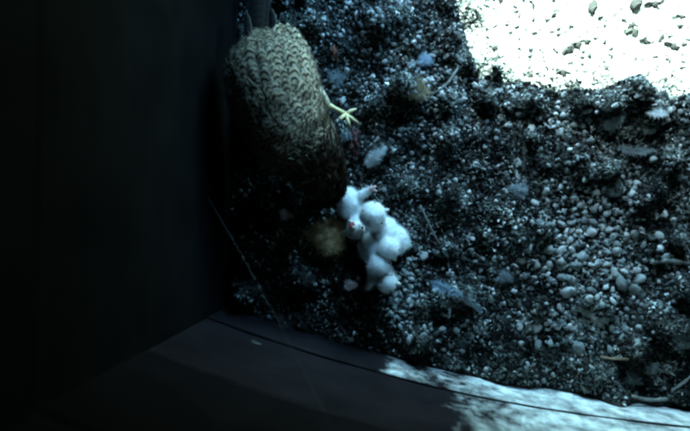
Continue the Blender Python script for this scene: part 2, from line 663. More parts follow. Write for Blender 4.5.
# gravel, crumbs and fibres that nobody could count
p = rand_floor(19000)
a, b_ = px_of(p[:, 0], p[:, 1])
patchy = 0.5 + 0.5 * smooth_noise(p[:, 0], p[:, 1], .03, 21)
west = np.clip((a - 300) / 120, 0.12, 1)               # fewer stones towards the left
keep = RNG.uniform(0, 1, len(p)) < west * np.where((b_ < 95) & (clean(a, b_) > .3), .06, 1) * np.clip(0.03 + 0.9 * clean(a, b_) ** 1.3 + 0.15 * patchy ** 3 + .40 * np.exp(-((a - 385) / 75) ** 2 - ((b_ - 50) / 80) ** 2), 0, 1)
p = p[keep]
rad = RNG.uniform(.0016, .0036, len(p)) * RNG.uniform(.8, 1.3, len(p))
z = height(p[:, 0], p[:, 1]) + rad * 0.35
tag(scatter('gravel', ICO1, np.column_stack([p, z]), rad, .22, (.45, .8), 'gravel', ground, False), kind='stuff')

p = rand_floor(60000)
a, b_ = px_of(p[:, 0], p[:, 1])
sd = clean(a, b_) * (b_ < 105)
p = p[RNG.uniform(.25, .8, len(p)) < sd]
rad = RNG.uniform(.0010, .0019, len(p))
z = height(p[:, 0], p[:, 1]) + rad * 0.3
tag(scatter('whitening_grit', ICO0, np.column_stack([p, z]), rad, .15, (.5, .8), 'whitening_grit', ground), kind='stuff')

p = rand_floor(46000)
a, b_ = px_of(p[:, 0], p[:, 1])
p = p[RNG.uniform(0, 1, len(p)) > .97 * (np.clip(clean(a, b_) * 1.6, 0, 1)) * (b_ < 100)]
rad = RNG.uniform(.0008, .0026, len(p)) * RNG.uniform(.7, 1.4, len(p))
z = height(p[:, 0], p[:, 1]) + rad * 0.5
tag(scatter('crumbs', ICO0, np.column_stack([p, z]), rad, .35, (.35, .9), 'crumb', ground), kind='stuff')


def strands(name, roots, dirs, lens, width, curl, mat, parent, seg=3):
    """thin curling strips, all in one mesh"""
    n = len(roots)
    d = dirs / np.linalg.norm(dirs, axis=1)[:, None]
    side = np.cross(d, RNG.normal(size=(n, 3)))
    side /= np.linalg.norm(side, axis=1)[:, None]
    bend = RNG.normal(size=(n, 3)) * curl
    vs_ = np.empty((n, (seg + 1) * 2, 3))
    pos = roots.copy()
    cur = d.copy()
    for s in range(seg + 1):
        wv = (width * (1 - 0.75 * s / seg))[:, None]
        vs_[:, s * 2] = pos - side * wv
        vs_[:, s * 2 + 1] = pos + side * wv
        pos = pos + cur * (lens / seg)[:, None]
        cur = cur + bend
        cur /= np.linalg.norm(cur, axis=1)[:, None]
    fq = np.array([(2 * s, 2 * s + 1, 2 * s + 3, 2 * s + 2) for s in range(seg)])
    f = fq[None] + (np.arange(n) * (seg + 1) * 2)[:, None, None]
    return link(name, np_mesh(name, vs_.reshape(-1, 3), f.reshape(-1, 4)), mat, parent)


cl = rand_floor(640, .006)
a, b_ = px_of(cl[:, 0], cl[:, 1])
cl = cl[RNG.uniform(0, 1, len(cl)) < (1 - 0.9 * clean(a, b_))]
lump_xy = np.array([(l[0], l[1]) for l in LUMPS])
lump_xy = lump_xy[inside(lump_xy[:, 0], lump_xy[:, 1], .006)]
cl = np.concatenate([cl, lump_xy])
a, b_ = px_of(cl[:, 0], cl[:, 1])
cl = cl[(RNG.uniform(0, 1, len(cl)) < np.clip((a - 290) / 120, .25, 1)) & ~((clean(a, b_) > .5) & (b_ < 90))]
k = 125
pp = np.repeat(cl, k, 0) + RNG.normal(size=(len(cl) * k, 2)) * np.repeat(RNG.uniform(.003, .009, len(cl)), k)[:, None]
pp = pp[inside(pp[:, 0], pp[:, 1], .004)]
zz = height(pp[:, 0], pp[:, 1]) + RNG.uniform(-.0005, .003, len(pp))
dd = RNG.normal(size=(len(pp), 3))
dd[:, 2] = np.abs(dd[:, 2]) * 0.3
tag(strands('moss', np.column_stack([pp, zz]), dd, RNG.uniform(.0028, .0068, len(pp)), RNG.uniform(.0003, .0009, len(pp)), .8, 'fibre', ground), kind='stuff')

p = rand_floor(9000)
a, b_ = px_of(p[:, 0], p[:, 1])
p = p[(RNG.uniform(0, 1, len(p)) > .8 * clean(a, b_)) & (RNG.uniform(0, 1, len(p)) < np.clip((a - 290) / 120, .25, 1)) & ~((clean(a, b_) > .5) & (b_ < 90))]
dd = RNG.normal(size=(len(p), 3))
dd[:, 2] *= .4
tag(strands('leaf_shreds', np.column_stack([p, height(p[:, 0], p[:, 1]) + RNG.uniform(.001, .004, len(p))]), dd, RNG.uniform(.003, .007, len(p)),
            RNG.uniform(.0010, .0024, len(p)), .6, 'shred', ground), kind='stuff')

# pebbles that can be told apart
PEB = []
for i in range(12):
    r = np.random.default_rng(100 + i)
    v = ICO1[0].copy()
    d = r.normal(size=(11, 3))
    d /= np.linalg.norm(d, axis=1)[:, None]
    for q in d:                                            # worn flats
        s = v @ q
        lim = r.uniform(.52, .82)
        v = np.where((s > lim)[:, None], v - q * (s - lim)[:, None] * .95, v)
    v *= np.array([r.uniform(1.0, 1.35), r.uniform(.75, 1.0), r.uniform(.55, .8)])
    me = np_mesh('pebble', v, ICO1[1])
    me.materials.append(MAT['pebble'])
    PEB.append(me)
EXPL = [(549, 226, 5), (561, 224, 6), (572, 221, 4.5), (549, 249, 6.5), (562, 250, 5), (583, 255, 7), (576, 265, 7), (597, 263, 5.5), (607, 264, 5),
        (568, 278, 6.5), (560, 277, 5), (549, 264, 4.5), (567, 292, 7), (589, 232, 5.5), (581, 237, 5), (607, 213, 5), (602, 219, 4.5),
        (593, 209, 4), (616, 250, 6), (614, 272, 5.5), (620, 282, 8), (635, 289, 6.5), (637, 279, 6), (596, 193, 5), (557, 237, 4.5),
        (566, 231, 4.5), (570, 339, 5), (578, 347, 6.5), (424, 255, 5), (468, 289, 4), (437, 252, 5), (409, 260, 4), (405, 272, 5), (416, 312, 5),
        (411, 278, 4), (602, 305, 5), (588, 300, 5), (574, 310, 5), (606, 320, 4.5)]
spots = []


def put_pebble(px, py, r):
    q = on(px, py)
    o = bpy.data.objects.new('pebble', random.choice(PEB))
    COL.objects.link(o)
    o.parent = ground
    o.location = (q.x, q.y, q.z + r * 0.35)
    o.rotation_euler = (random.uniform(-.5, .5), random.uniform(-.5, .5), random.uniform(0, 6.3))
    o.scale = (r, r, r)
    spots.append((px, py, r / MM))


for px, py, s in EXPL:
    put_pebble(px, py, s * MM * 1.0)
tries = 0
while len(spots) < 300 and tries < 40000:
    tries += 1
    px, py = random.uniform(300, 690), random.uniform(0, 400)
    q = at(px, py)
    if not inside(np.array([q.x]), np.array([q.y]), .008)[0]:
        continue
    c = float(clean(np.array([px]), np.array([py]))[0])
    if random.random() > (0.005 + 0.995 * c ** 1.8) * (.06 if py < 95 else 1):
        continue
    if px < 420 and random.random() > .4:
        continue
    s = random.uniform(2.6, 5.2)
    if any((px - u) ** 2 + (py - v) ** 2 < (0.8 * (s + t)) ** 2 for u, v, t in spots):
        continue
    put_pebble(px, py, s * MM)


CLOD = []
for i in range(5):
    m_ = MB()
    r = random.Random(40 + i)
    for k_ in range(3):
        m_.blob((r.uniform(-.9, .9), r.uniform(-.5, .5), r.uniform(0, .4)), (r.uniform(.5, .9), r.uniform(.35, .6), r.uniform(.35, .6)), .8, ICO0, i * 7 + k_)
    me = bpy.data.meshes.new('clod')
    me.from_pydata(m_.v, [], m_.f)
    me.materials.append(MAT['clod'])
    CLOD.append(me)
CL = [(472, 8, 5), (478, 22, 4), (470, 20, 3), (494, 47, 4), (497, 78, 4), (541, 73, 4), (531, 76, 4), (563, 74, 5), (570, 50, 6), (578, 46, 5), (584, 40, 5), (556, 50, 3), (596, 6, 7),
      (602, 16, 4), (555, 15, 4), (560, 28, 3), (571, 25, 3), (612, 48, 3), (611, 57, 3), (606, 68, 3), (630, 26, 4), (634, 34, 6), (645, 40, 4), (640, 4, 8), (652, 2, 6),
      (662, 36, 4), (672, 44, 6), (682, 26, 4), (680, 15, 4), (657, 57, 3), (636, 58, 3), (684, 68, 3), (648, 76, 4), (512, 34, 2), (540, 30, 2), (520, 64, 2), (476, 62, 3), (590, 58, 2)]
_r = random.Random(3)
CL += [(_r.uniform(465, 690), _r.uniform(0, 88), _r.uniform(1.4, 3.0)) for _ in range(70)]
for px, py, r in CL:
    q = on(px, py)
    o = bpy.data.objects.new('clod', random.choice(CLOD))
    COL.objects.link(o)
    o.parent = ground
    r *= MM * 1.05
    o.location = (q.x, q.y, q.z + r * .3)
    o.rotation_euler = (0, 0, random.uniform(-.7, .7))
    o.scale = (r, r, r)

# ------------------------------------------------------------------ nest box
box = empty('nest_box', (0, 0, 0))
tag(box, 'dark wooden nest box with plank walls enclosing the gravel litter floor', 'nest box')


def offset_line(pts, d):
    """plan polyline moved outwards (to its right) by d"""
    out = []
    for i, q in enumerate(pts):
        a_ = pts[max(i - 1, 0)]
        b2 = pts[min(i + 1, len(pts) - 1)]
        t = (b2 - a_).normalized()
        out.append(q + Vector((t.y, -t.x, 0)) * d)
    return out


def spline(pts, n):
    out = []
    for i in range(len(pts) - 1):
        p0, p1, p2, p3 = pts[max(i - 1, 0)], pts[i], pts[i + 1], pts[min(i + 2, len(pts) - 1)]
        for s in range(n):
            t = s / n
            out.append(0.5 * ((2 * p1) + (p2 - p0) * t + (2 * p0 - 5 * p1 + 4 * p2 - p3) * t * t + (3 * p1 - p0 - 3 * p2 + p3) * t ** 3))
    out.append(pts[-1].copy())
    return out


def board(name, line, z0, z1, thick, mat, parent, lean=0.0, rough=0.0, e=0.0022):
    """upright board following a line in plan, inner edges eased, its face a little uneven"""
    inn = offset_line(line, 0)
    out = offset_line(line, thick)
    prof = [(0, z1 - e), (e * .7, z1), (1, z1), (1, z0), (e * .7, z0), (0, z0 + e)]
    v, f = [], []
    for i in range(len(line)):
        d = (out[i] - inn[i]).normalized()
        wob = rough * mnoise.noise(Vector((line[i].x * 28, line[i].y * 28, z0 * 90)))
        wz = rough * 1.2 * mnoise.noise(Vector((line[i].x * 40, line[i].y * 40, z0 * 90 + 7)))
        for k_, zz_ in prof:
            base = inn[i] + d * (thick if k_ == 1 else k_ + wob + lean)
            v.append((base.x, base.y, zz_ + (wz if zz_ > (z0 + z1) / 2 else 0)))
    m_ = len(prof)
    for i in range(len(line) - 1):
        for k_ in range(m_):
            f.append((i * m_ + k_, (i + 1) * m_ + k_, (i + 1) * m_ + (k_ + 1) % m_, i * m_ + (k_ + 1) % m_))
    f.append(tuple(range(m_)))
    f.append(tuple(range((len(line) - 1) * m_ + m_ - 1, (len(line) - 1) * m_ - 1, -1)))
    me = bpy.data.meshes.new(name)
    me.from_pydata([tuple(q) for q in v], [], f)
    bm = bmesh.new()
    bm.from_mesh(me)
    bmesh.ops.recalc_face_normals(bm, faces=bm.faces)
    bm.to_mesh(me)
    bm.free()
    return link(name, me, mat, parent)


back_line = spline(BACK, 8)
bw = board('back_wall', back_line, -.03, .066, .018, 'wood_low', box, 0, .0008, .0004)
board('seam', back_line, .0662, .0684, .012, 'gap_shade', bw, .0006)  # black strip in the board gap, its shade put into colour
bw['label'] = 'low board streaked with white droppings'
board('plank', back_line, .0686, .205, .018, 'wood_mid', bw, .0012, .0008)
board('plank', back_line, .2075, .345, .018, 'wood_grey', bw, .0005, .0008)
board('plank', back_line, .3475, .52, .018, 'wood_grey', bw, .0012, .0008)
board('plank', back_line, .5225, ROOF_Z, .018, 'wood_grey', bw, .0005, .0008)


def seg_line(a_, b2, n=14):
    return [a_.lerp(b2, i / n) for i in range(n + 1)]


left_line = seg_line(CORNER_FL, CORNER_BL + (CORNER_BL - CORNER_FL).normalized() * .02)
lw = board('side_wall', left_line, -.03, .350, .018, 'wood_dark', box, 0, .0008)
board('plank', left_line, .3535, ROOF_Z, .018, 'wood_dark', lw, -.004, .0008)
right_line = seg_line(CORNER_BR - AY * .02, CORNER_FR)
rw = board('side_wall', right_line, -.03, .350, .018, 'wood_dark', box, 0, .0008)
board('plank', right_line, .3535, ROOF_Z, .018, 'wood_dark', rw, -.004, .0008)
fw = board('front_wall', seg_line(JAMB - AX * .0001, CORNER_FL - AX * .018), -.03, ROOF_Z, .018, 'wood_dark', box, 0, .0004)
OPEN_R = JAMB + AX * 0.27
board('jamb', seg_line(CORNER_FR + AX * .018, OPEN_R), -.03, ROOF_Z, .018, 'wood_dark', fw)
board('lintel', seg_line(OPEN_R - AX * .0005, JAMB + AX * .0005), LINTEL, ROOF_Z, .0175, 'wood_dark', fw)
board('sill', seg_line(OPEN_R - AX * .0005, JAMB + AX * .0005), -.03, .012, .0175, 'wood_dark', fw)


def slab(name, pts, z0, z1, mat, parent):
    n = len(pts)
    v = [(q.x, q.y, z0) for q in pts] + [(q.x, q.y, z1) for q in pts]
    f = [tuple(range(n - 1, -1, -1)), tuple(range(n, 2 * n))] + [(i, (i + 1) % n, n + (i + 1) % n, n + i) for i in range(n)]
    me = bpy.data.meshes.new(name)
    me.from_pydata(v, [], f)
    return link(name, me, mat, parent)


mid = (CORNER_BL + CORNER_FR) / 2
grow = [q + (q - mid).normalized() * .06 for q in (CORNER_BL, CORNER_BR, CORNER_FR, CORNER_FL)]
slab('roof', grow, ROOF_Z + .001, ROOF_Z + .02, 'wood_dark', box)
slab('base_board', grow, -.05, -.0305, 'wood_dark', box)

# ------------------------------------------------------------------ the kestrel
bird = empty('kestrel', on(285, 110))
tag(bird, 'brown barred kestrel bending its head down towards the white chicks', 'bird')
BO = bird.location.copy()


def bchild(o):
    o.parent = bird
    o.matrix_parent_inverse = Matrix.Translation(-BO)
    return o


# spine: px, py, height, half width, half height
SP = [(261, 38, .074, .010, .008), (263, 45, .076, .030, .020), (268, 60, .078, .0395, .034), (273, 85, .080, .0435, .043), (280, 110, .076, .0425, .043),
      (292, 135, .068, .0400, .037), (309, 154, .060, .033, .029), (319, 170, .051, .0255, .024), (326, 184, .040, .0205, .020), (330, 194, .031, .0150, .0145), (332, 199, .026, .007, .007)]
SPP = [at(s[0], s[1], s[2]) for s in SP]


def cr(vals, t):
    n = len(vals) - 1
    x = min(max(t, 0), .99999) * n
    i = int(x)
    f = x - i
    p0, p1, p2, p3 = vals[max(i - 1, 0)], vals[i], vals[i + 1], vals[min(i + 2, n)]
    return 0.5 * ((2 * p1) + (p2 - p0) * f + (2 * p0 - 5 * p1 + 4 * p2 - p3) * f * f + (3 * p1 - p0 - 3 * p2 + p3) * f ** 3)


def body_pt(t, th):
    """th: 0 on top, positive to the bird's right-hand picture side"""
    c = cr(SPP, t)
    w_ = cr([s[3] for s in SP], t)
    h_ = cr([s[4] for s in SP], t)
    T = (cr(SPP, min(t + .01, 1)) - cr(SPP, max(t - .01, 0))).normalized()
    B = T.cross(Vector((0, 0, 1))).normalized()         # sideways
    N = B.cross(T)
    # folded wings widen the shoulders, a shallow hollow runs down the back
    s = math.sin(th)
    co_ = math.cos(th)
    hol = 1.0
    return c - B * (s * w_) + N * (co_ * h_ * hol)


def body_frame(t, th):
    q = body_pt(t, th)
    dt = (body_pt(t + .012, th) - body_pt(t - .012, th)).normalized()
    dth = (body_pt(t, th + .03) - body_pt(t, th - .03)).normalized()
    n = dth.cross(dt)
    if n.dot(q - cr(SPP, t)) < 0:
        n = -n
    return q, dt, n.normalized()


v, f = [], []
NR, NS = 56, 36
for i in range(NR + 1):
    for k_ in range(NS):
        v.append(tuple(body_pt(i / NR, 2 * math.pi * k_ / NS)))
for i in range(NR):
    for k_ in range(NS):
        f.append((i * NS + k_, i * NS + (k_ + 1) % NS, (i + 1) * NS + (k_ + 1) % NS, (i + 1) * NS + k_))
f += [tuple(range(NS)), tuple(range(NR * NS + NS - 1, NR * NS - 1, -1))]
bm = bmesh.new()
me = bpy.data.meshes.new('body')
me.from_pydata(v, [], f)
bm.from_mesh(me)
body = bchild(link('body', bm_mesh('body', bm), 'body'))


def vane_mesh(name, length, width, tip=0.5, camber=.22, bend=.10, nu=6, nv=8):
    """a feather blade: base at the origin, tip along +Y, cupped over +Z; thin but solid"""
    vv, ff, uvs = [], [], []
    for j in range(nv + 1):
        t = j / nv
        if t < tip:
            wd = width * (0.55 + 0.45 * math.sin(math.pi / 2 * t / tip))
        else:
            wd = width * math.sqrt(max(0, 1 - ((t - tip) / (1 - tip)) ** 2.2))
        for i in range(nu + 1):
            u = i / nu * 2 - 1
            vv.append((u * wd, t * length, -camber * wd * u * u - bend * length * t * t))
            uvs.append((i / nu, t))
    for j in range(nv):
        for i in range(nu):
            a_ = j * (nu + 1) + i
            ff.append((a_, a_ + 1, a_ + nu + 2, a_ + nu + 1))
    me = bpy.data.meshes.new(name)
    me.from_pydata(vv, [], ff)
    l = me.uv_layers.new(name='UVMap')
    for lp in me.loops:
        l.data[lp.index].uv = uvs[lp.vertex_index]
    for p_ in me.polygons:
        p_.use_smooth = True
    return me


F_BIG = vane_mesh('feather', .0175, .0050, nu=4, nv=6)
F_SML = vane_mesh('feather', .0140, .0042, nu=4, nv=6)
for m_ in (F_BIG, F_SML):
    m_.materials.append(MAT['feather'])


def orient(q, along, n):
    y = along.normalized()
    x = y.cross(n).normalized()
    z_ = x.cross(y)
    return Matrix(((x.x, y.x, z_.x, q.x), (x.y, y.y, z_.y, q.y), (x.z, y.z, z_.z, q.z), (0, 0, 0, 1)))


PLACE = []
t = 0.07
row = 0
while t < 0.60:
    w_ = cr([s[3] for s in SP], t)
    small = t < .16 or t > .44
    step = .0060 if small else .0071
    span = 1.75
    n = max(3, int(span * 2 * w_ / step))
    for i in range(n):
        th = -span + 2 * span * (i + (.5 if row % 2 else 0.0) + random.uniform(-.35, .35)) / n
        q, dt, nrm = body_frame(t + random.uniform(-.006, .006), th)
        if nrm.z < -.2:
            continue
        along = -dt + nrm * random.uniform(.05, .20) + dt.cross(nrm) * (random.uniform(-.28, .28))
        PLACE.append((nrm.z, small, orient(q + nrm * .0006, along, nrm) @ Matrix.Scale(random.uniform(.72, 1.2), 4)))
    t += .0054 / 0.175 * (1.0 if not small else .85)
    row += 1
PLACE.sort(key=lambda e_: -e_[0])
for nz, small, mx in PLACE[:300]:
    o = bpy.data.objects.new('feather', F_SML if small else F_BIG)
    COL.objects.link(o)
    o.parent = body
    o.matrix_local = mx
if len(PLACE) > 300:                                   # the rest, on the flanks
    vv, ff, uu = [], [], []
    for nz, small, mx in PLACE[300:]:
        src = F_SML if small else F_BIG
        o0 = len(vv)
        vv += [tuple(mx @ q.co) for q in src.vertices]
        ff += [tuple(o0 + k_ for k_ in p_.vertices) for p_ in src.polygons]
        uu += [tuple(l_.uv) for l_ in src.uv_layers[0].data]
    me = bpy.data.meshes.new('flank_plumage')
    me.from_pydata(vv, [], ff)
    l = me.uv_layers.new(name='UVMap')
    for k_, q in enumerate(uu):
        l.data[k_].uv = q
    for p_ in me.polygons:
        p_.use_smooth = True
    tag(link('flank_plumage', me, 'feather', body), kind='stuff')
print('feathers', len(PLACE))

rt, dr, ln = [], [], []
for _ in range(2600):
    q, dt, nrm = body_frame(random.uniform(.03, .60), random.uniform(-1.8, 1.8))
    rt.append(q + nrm * .0022)
    dr.append(-dt + nrm * random.uniform(.05, .30) + Vector((random.uniform(-.3, .3), random.uniform(-.3, .3), 0)))
    ln.append(random.uniform(.004, .009))
tag(strands('loose_barbs', np.array(rt), np.array(dr), np.array(ln), RNG.uniform(.0002, .0005, len(rt)), .15, 'barb', body), kind='stuff')

# short hair-like feathers of nape and head
rt, dr, ln = [], [], []
for _ in range(4200):
    t = random.uniform(.54, .985)
    th = random.uniform(-2.4, 2.4)
    q, dt, nrm = body_frame(t, th)
    rt.append(q)
    dr.append(-dt + nrm * random.uniform(.15, .5) + Vector((random.uniform(-.2, .2), random.uniform(-.2, .2), 0)))
    ln.append(random.uniform(.005, .011) * (1 if t < .85 else .55))
o = strands('nape_plumage', np.array(rt), np.array(dr), np.array(ln), RNG.uniform(.0008, .0018, len(rt)), .12, 'nape', body)
tag(o, kind='stuff')

# tail
tail = bchild(link('tail', vane_mesh('tail', .060, .0075, .7, .2, .05), 'tail'))
tb = at(258, 33, .077)
td = (at(258, -22, .045) - tb).normalized()
tail.matrix_basis = orient(tb, td, Vector((0, .2, 1)))
TF = vane_mesh('tail_feather', .058, .0062, .7, .2, .05)
TF.materials.append(MAT['tail'])
for k_, (dx, an) in enumerate([(-.0045, .03), (.0045, -.03)]):
    o = bpy.data.objects.new('tail_feather', TF)
    COL.objects.link(o)
    o.parent = tail
    o.matrix_local = Matrix.Translation((dx, -.002, -.0012 - .0008 * abs(k_ - .5))) @ Matrix.Rotation(an, 4, 'Z')
# folded wing tips crossing beside the tail
WT = vane_mesh('wing_tip', .046, .0042, .55, .3, .04)
WT.materials.append(MAT['wing_tip'])
for px, py, tx, ty in [(250, 56, 246, 14), (276, 52, 271, 10)]:
    o = bpy.data.objects.new('wing_tip', WT)
    COL.objects.link(o)
    bchild(o)
    q = at(px, py, .094)
    o.matrix_basis = orient(q, at(tx, ty, .090) - q, Vector((0, .1, 1)))

# beak, cere, eyes
hc = at(326, 186, .036)
bt = at(334, 206, .016)
bk = MB()
b0 = at(331, 198, .027)
bk.tube([b0, b0.lerp(bt, .4) + Vector((0, 0, .002)), b0.lerp(bt, .75) + Vector((0, 0, .0005)), bt + Vector((0, 0, -.003))], [.0058, .0048, .0030, .0006], 10)
bchild(bk.build('beak', 'beak'))
for sgn in (-1, 1):
    q, dt, nrm = body_frame(.86, sgn * 1.25)
    bchild(MB().blob(q - nrm * .001, .0042).build('eye', 'eye'))


def leg(hip, knee, ankle, toes, hind):
    th_ = MB()
    th_.tube([hip, hip.lerp(knee, .5), knee], [.016, .0140, .0060], 12)
    bchild(th_.build('thigh', 'thigh'))
    m_ = MB()
    m_.tube([knee, knee.lerp(ankle, .5), ankle], [.0036, .0024, .0024], 10)
    m_.blob(ankle, .0030)
    tips = []
    for tp in toes + [hind]:
        d = tp - ankle
        mid_ = ankle + d * .45 + Vector((0, 0, .004))
        m_.tube([ankle, ankle + d * .2 + Vector((0, 0, .002)), mid_, ankle + d * .72 + Vector((0, 0, .0035)), tp], [.0024, .0019, .0021, .0017, .0013], 8)
        tips.append((tp, d.normalized()))
    lg = bchild(m_.build('leg', 'leg'))
    for tp, d in tips:
        c = MB()
        c.tube([tp - d * .001, tp + d * .004 + Vector((0, 0, .0012)), tp + d * .007 - Vector((0, 0, .001)), tp + d * .008 - Vector((0, 0, .004))], [.0013, .0011, .0007, .0002], 6)
        o = c.build('claw', 'claw')
        o.parent = lg


leg(at(302, 90, .055), at(326, 104, .028), on(346, 114, .007), [on(360, 125, .003), on(356, 109, .003), on(350, 127, .003)], on(339, 121, .003))
leg(at(262, 110, .045), at(258, 122, .030), on(262, 132, .008), [on(258, 150, .004), on(268, 150, .004), on(248, 142, .004)], on(264, 120, .004))

# ------------------------------------------------------------------ chicks


def fluff_strands(parent, src_me, n, length, mat, name='down', width=.00035):
    """down standing off a body"""
    areas = np.array([p_.area for p_ in src_me.polygons])
    cen = np.array([tuple(p_.center) for p_ in src_me.polygons])
    nor = np.array([tuple(p_.normal) for p_ in src_me.polygons])
    ii = RNG.choice(len(areas), n, p=areas / areas.sum())
    jit = RNG.normal(size=(n, 3)) * .0008
    d = nor[ii] * .45 + RNG.normal(size=(n, 3)) * .5
    o = strands(name, cen[ii] + jit, d, RNG.uniform(.5, 1.1, n) * length, np.full(n, width), .35, mat, parent)
    o['kind'] = 'stuff'
    return o


def fused(name, blobs, vox, mat):
    """one continuous skin round overlapping balls: (centre, radii)"""
    m_ = MB()
    for c, r in blobs:
        m_.blob(c, r, .10, None, random.randint(0, 99))
    o = m_.build(name, mat)
    md = o.modifiers.new('fuse', 'REMESH')
    md.mode = 'VOXEL'
    md.voxel_size = vox
    md2 = o.modifiers.new('soften', 'SMOOTH')
    md2.factor = .5
    md2.iterations = 5
    dg = bpy.context.evaluated_depsgraph_get()
    me_ = bpy.data.meshes.new_from_object(o.evaluated_get(dg))
    o.modifiers.clear()
    old = o.data
    o.data = me_
    bpy.data.meshes.remove(old)
    for p_ in me_.polygons:
        p_.use_smooth = True
    me_.materials.clear()
    me_.materials.append(MAT[mat])
    return o


def lerp_blobs(a_, ra, b2, rb, n):
    return [(a_.lerp(b2, i / n), ra + (rb - ra) * i / n) for i in range(n + 1)]


def chick(label, bodyp, br, headp, hr, beakd, stubs=(), gape=False, feet=()):
    root = empty('chick', (bodyp.x, bodyp.y, max(bodyp.z - (br[2]), 0)))
    tag(root, label, 'chick', 'downy chicks huddled in a heap')
    RO = root.location.copy()

    def put(o):
        o.parent = root
        o.matrix_parent_inverse = Matrix.Translation(-RO)
        return o
    ln = (headp - bodyp)
    blobs = [(bodyp, br), (bodyp - ln * .25, tuple(q * .8 for q in br))]
    blobs += lerp_blobs(bodyp + ln * .35, min(br) * .60, headp, hr * .55, 4)
    blobs.append((headp, hr))
    for a_, b2, r in stubs:
        blobs += lerp_blobs(a_, r, b2, r * .6, 4)
    o = put(fused('body', blobs, .0014, 'chick_skin'))
    fluff_strands(o, o.data, 6000, .0028, 'down', 'down', .00018)
    d = beakd.normalized()
    upb = Vector((0, 0, 1)) - d * d.z
    if upb.length < .2:
        upb = Vector((0, 1, 0))
    upb.normalize()
    tip0 = headp + d * hr * .8
    op = .62 if gape else .04
    for name, s, L in (('beak', 1, .0090 if gape else .0065), ('lower_beak', -1, .0080 if gape else .0050)):
        dd_ = (d + upb * (s * op)).normalized()
        p0 = tip0 + upb * (s * .0011)
        m_ = MB()
        m_.tube([p0 - d * .003, p0 + dd_ * L * .5 + upb * (.0008 * s), p0 + dd_ * L * .85, p0 + dd_ * L - upb * (.0012 * s)], [.0030, .0023, .0013, .0004], 8)
        put(m_.build(name, 'chick_beak'))
    if gape:
        m_ = MB()
        m_.tube([tip0 - d * .003, tip0 + d * .0015, tip0 + d * .0045, tip0 + d * .0040], [.0024, .0028, .0036, .0016], 9)
        put(m_.build('mouth', 'mouth'))
    side = d.cross(upb).normalized()
    for s in (-1, 1):
        put(MB().blob(headp + (side * s * .78 + d * .42 + upb * .42).normalized() * (hr * .97), (.0011, .0011, .0011)).build('eye', 'lid'))
    for a_, tips in feet:
        m_ = MB()
        m_.blob(a_, .0026)
        for b2 in tips:
            m_.tube([a_, a_.lerp(b2, .5) + Vector((0, 0, .001)), b2], [.0022, .0017, .0009], 6)
        put(m_.build('foot', 'chick_pink'))
    return root


V = Vector
# the one lying open-mouthed under the parent's beak, stubby wings thrown up
chick('white downy chick gaping red, stub wings raised beside the bending kestrel', at(350, 205, .020), (.014, .017, .013), at(356, 230, .027), .0100,
      V((-.30, .50, .85)), [(at(344, 198, .022), at(330, 190, .024), .0055), (at(358, 197, .024), at(371, 189, .028), .0055)], True,
      [(at(330, 190, .026), [at(325, 188, .026), at(326, 194, .026)]), (at(371, 189, .03), [at(376, 186, .031), at(377, 191, .03)])])
chick('white downy chick with its round head topmost in the heap, beak turned from kestrel', at(384, 232, .020), (.017, .017, .015), at(373, 215, .048), .0138,
      V((.85, .30, -.05)))
chick('bluish white chick lying on the outer side of the heap towards the gravel', at(396, 240, .018), (.014, .016, .013), at(389, 248, .038), .0115,
      V((.3, -.6, -.2)), [(at(402, 236, .02), at(408, 245, .012), .006)])
chick('white downy chick low in the heap, head laid over the one with pale hooked beak', at(373, 248, .020), (.016, .017, .014), at(379, 265, .036), .0120,
      V((.65, -.65, -.1)))
chick('small white chick at the foot of the heap with pale hooked beak pointing at gravel', at(380, 272, .016), (.014, .013, .012), at(387, 282, .030), .0108,
      V((.85, -.1, .05)), [(at(372, 280, .014), at(368, 288, .010), .005)])


# ------------------------------------------------------------------ lost feathers, fluff and bits
def feather_bit(name, label, cat, path, halfw, mat, n=70, lift=.006, one_sided=False, group=None):
    """a shed feather: curved shaft with loose barbs on both sides; path in pixels"""
    pts = spline([on(px, py, lift) for px, py in path], 6)
    root = empty(name, pts[0])
    tag(root, label, cat, group)
    RO = pts[0].copy()
    m_ = MB()
    m_.tube(pts, [.0005 * (1 - .7 * i / (len(pts) - 1)) for i in range(len(pts))], 6)
    o = m_.build('shaft', mat)
    o.parent = root
    o.matrix_parent_inverse = Matrix.Translation(-RO)
    rt_, dr_, ln_ = [], [], []
    for s in (-1, 1):
        for i in range(n * 6):
            t = random.uniform(.08, 1.0)
            x = t * (len(pts) - 1)
            j = min(int(x), len(pts) - 2)
            q = pts[j].lerp(pts[j + 1], x - j)
            T = (pts[j + 1] - pts[j]).normalized()
            B = T.cross(V((0, 0, 1))).normalized() * s
            rt_.append(q)
            dr_.append(B + T * random.uniform(.1, 1.3) + V((random.uniform(-.4, .4), random.uniform(-.4, .4), random.uniform(-.15, .6))))
            ln_.append(halfw * math.sin(math.pi * (t * .8 + .15)) * random.uniform(.35, 1.15))
    o = strands('barbs', np.array(rt_), np.array(dr_), np.array(ln_), np.full(len(rt_), .00020), .5, mat, root)
    o.matrix_parent_inverse = Matrix.Translation(-RO)
    o['kind'] = 'stuff'
    return root


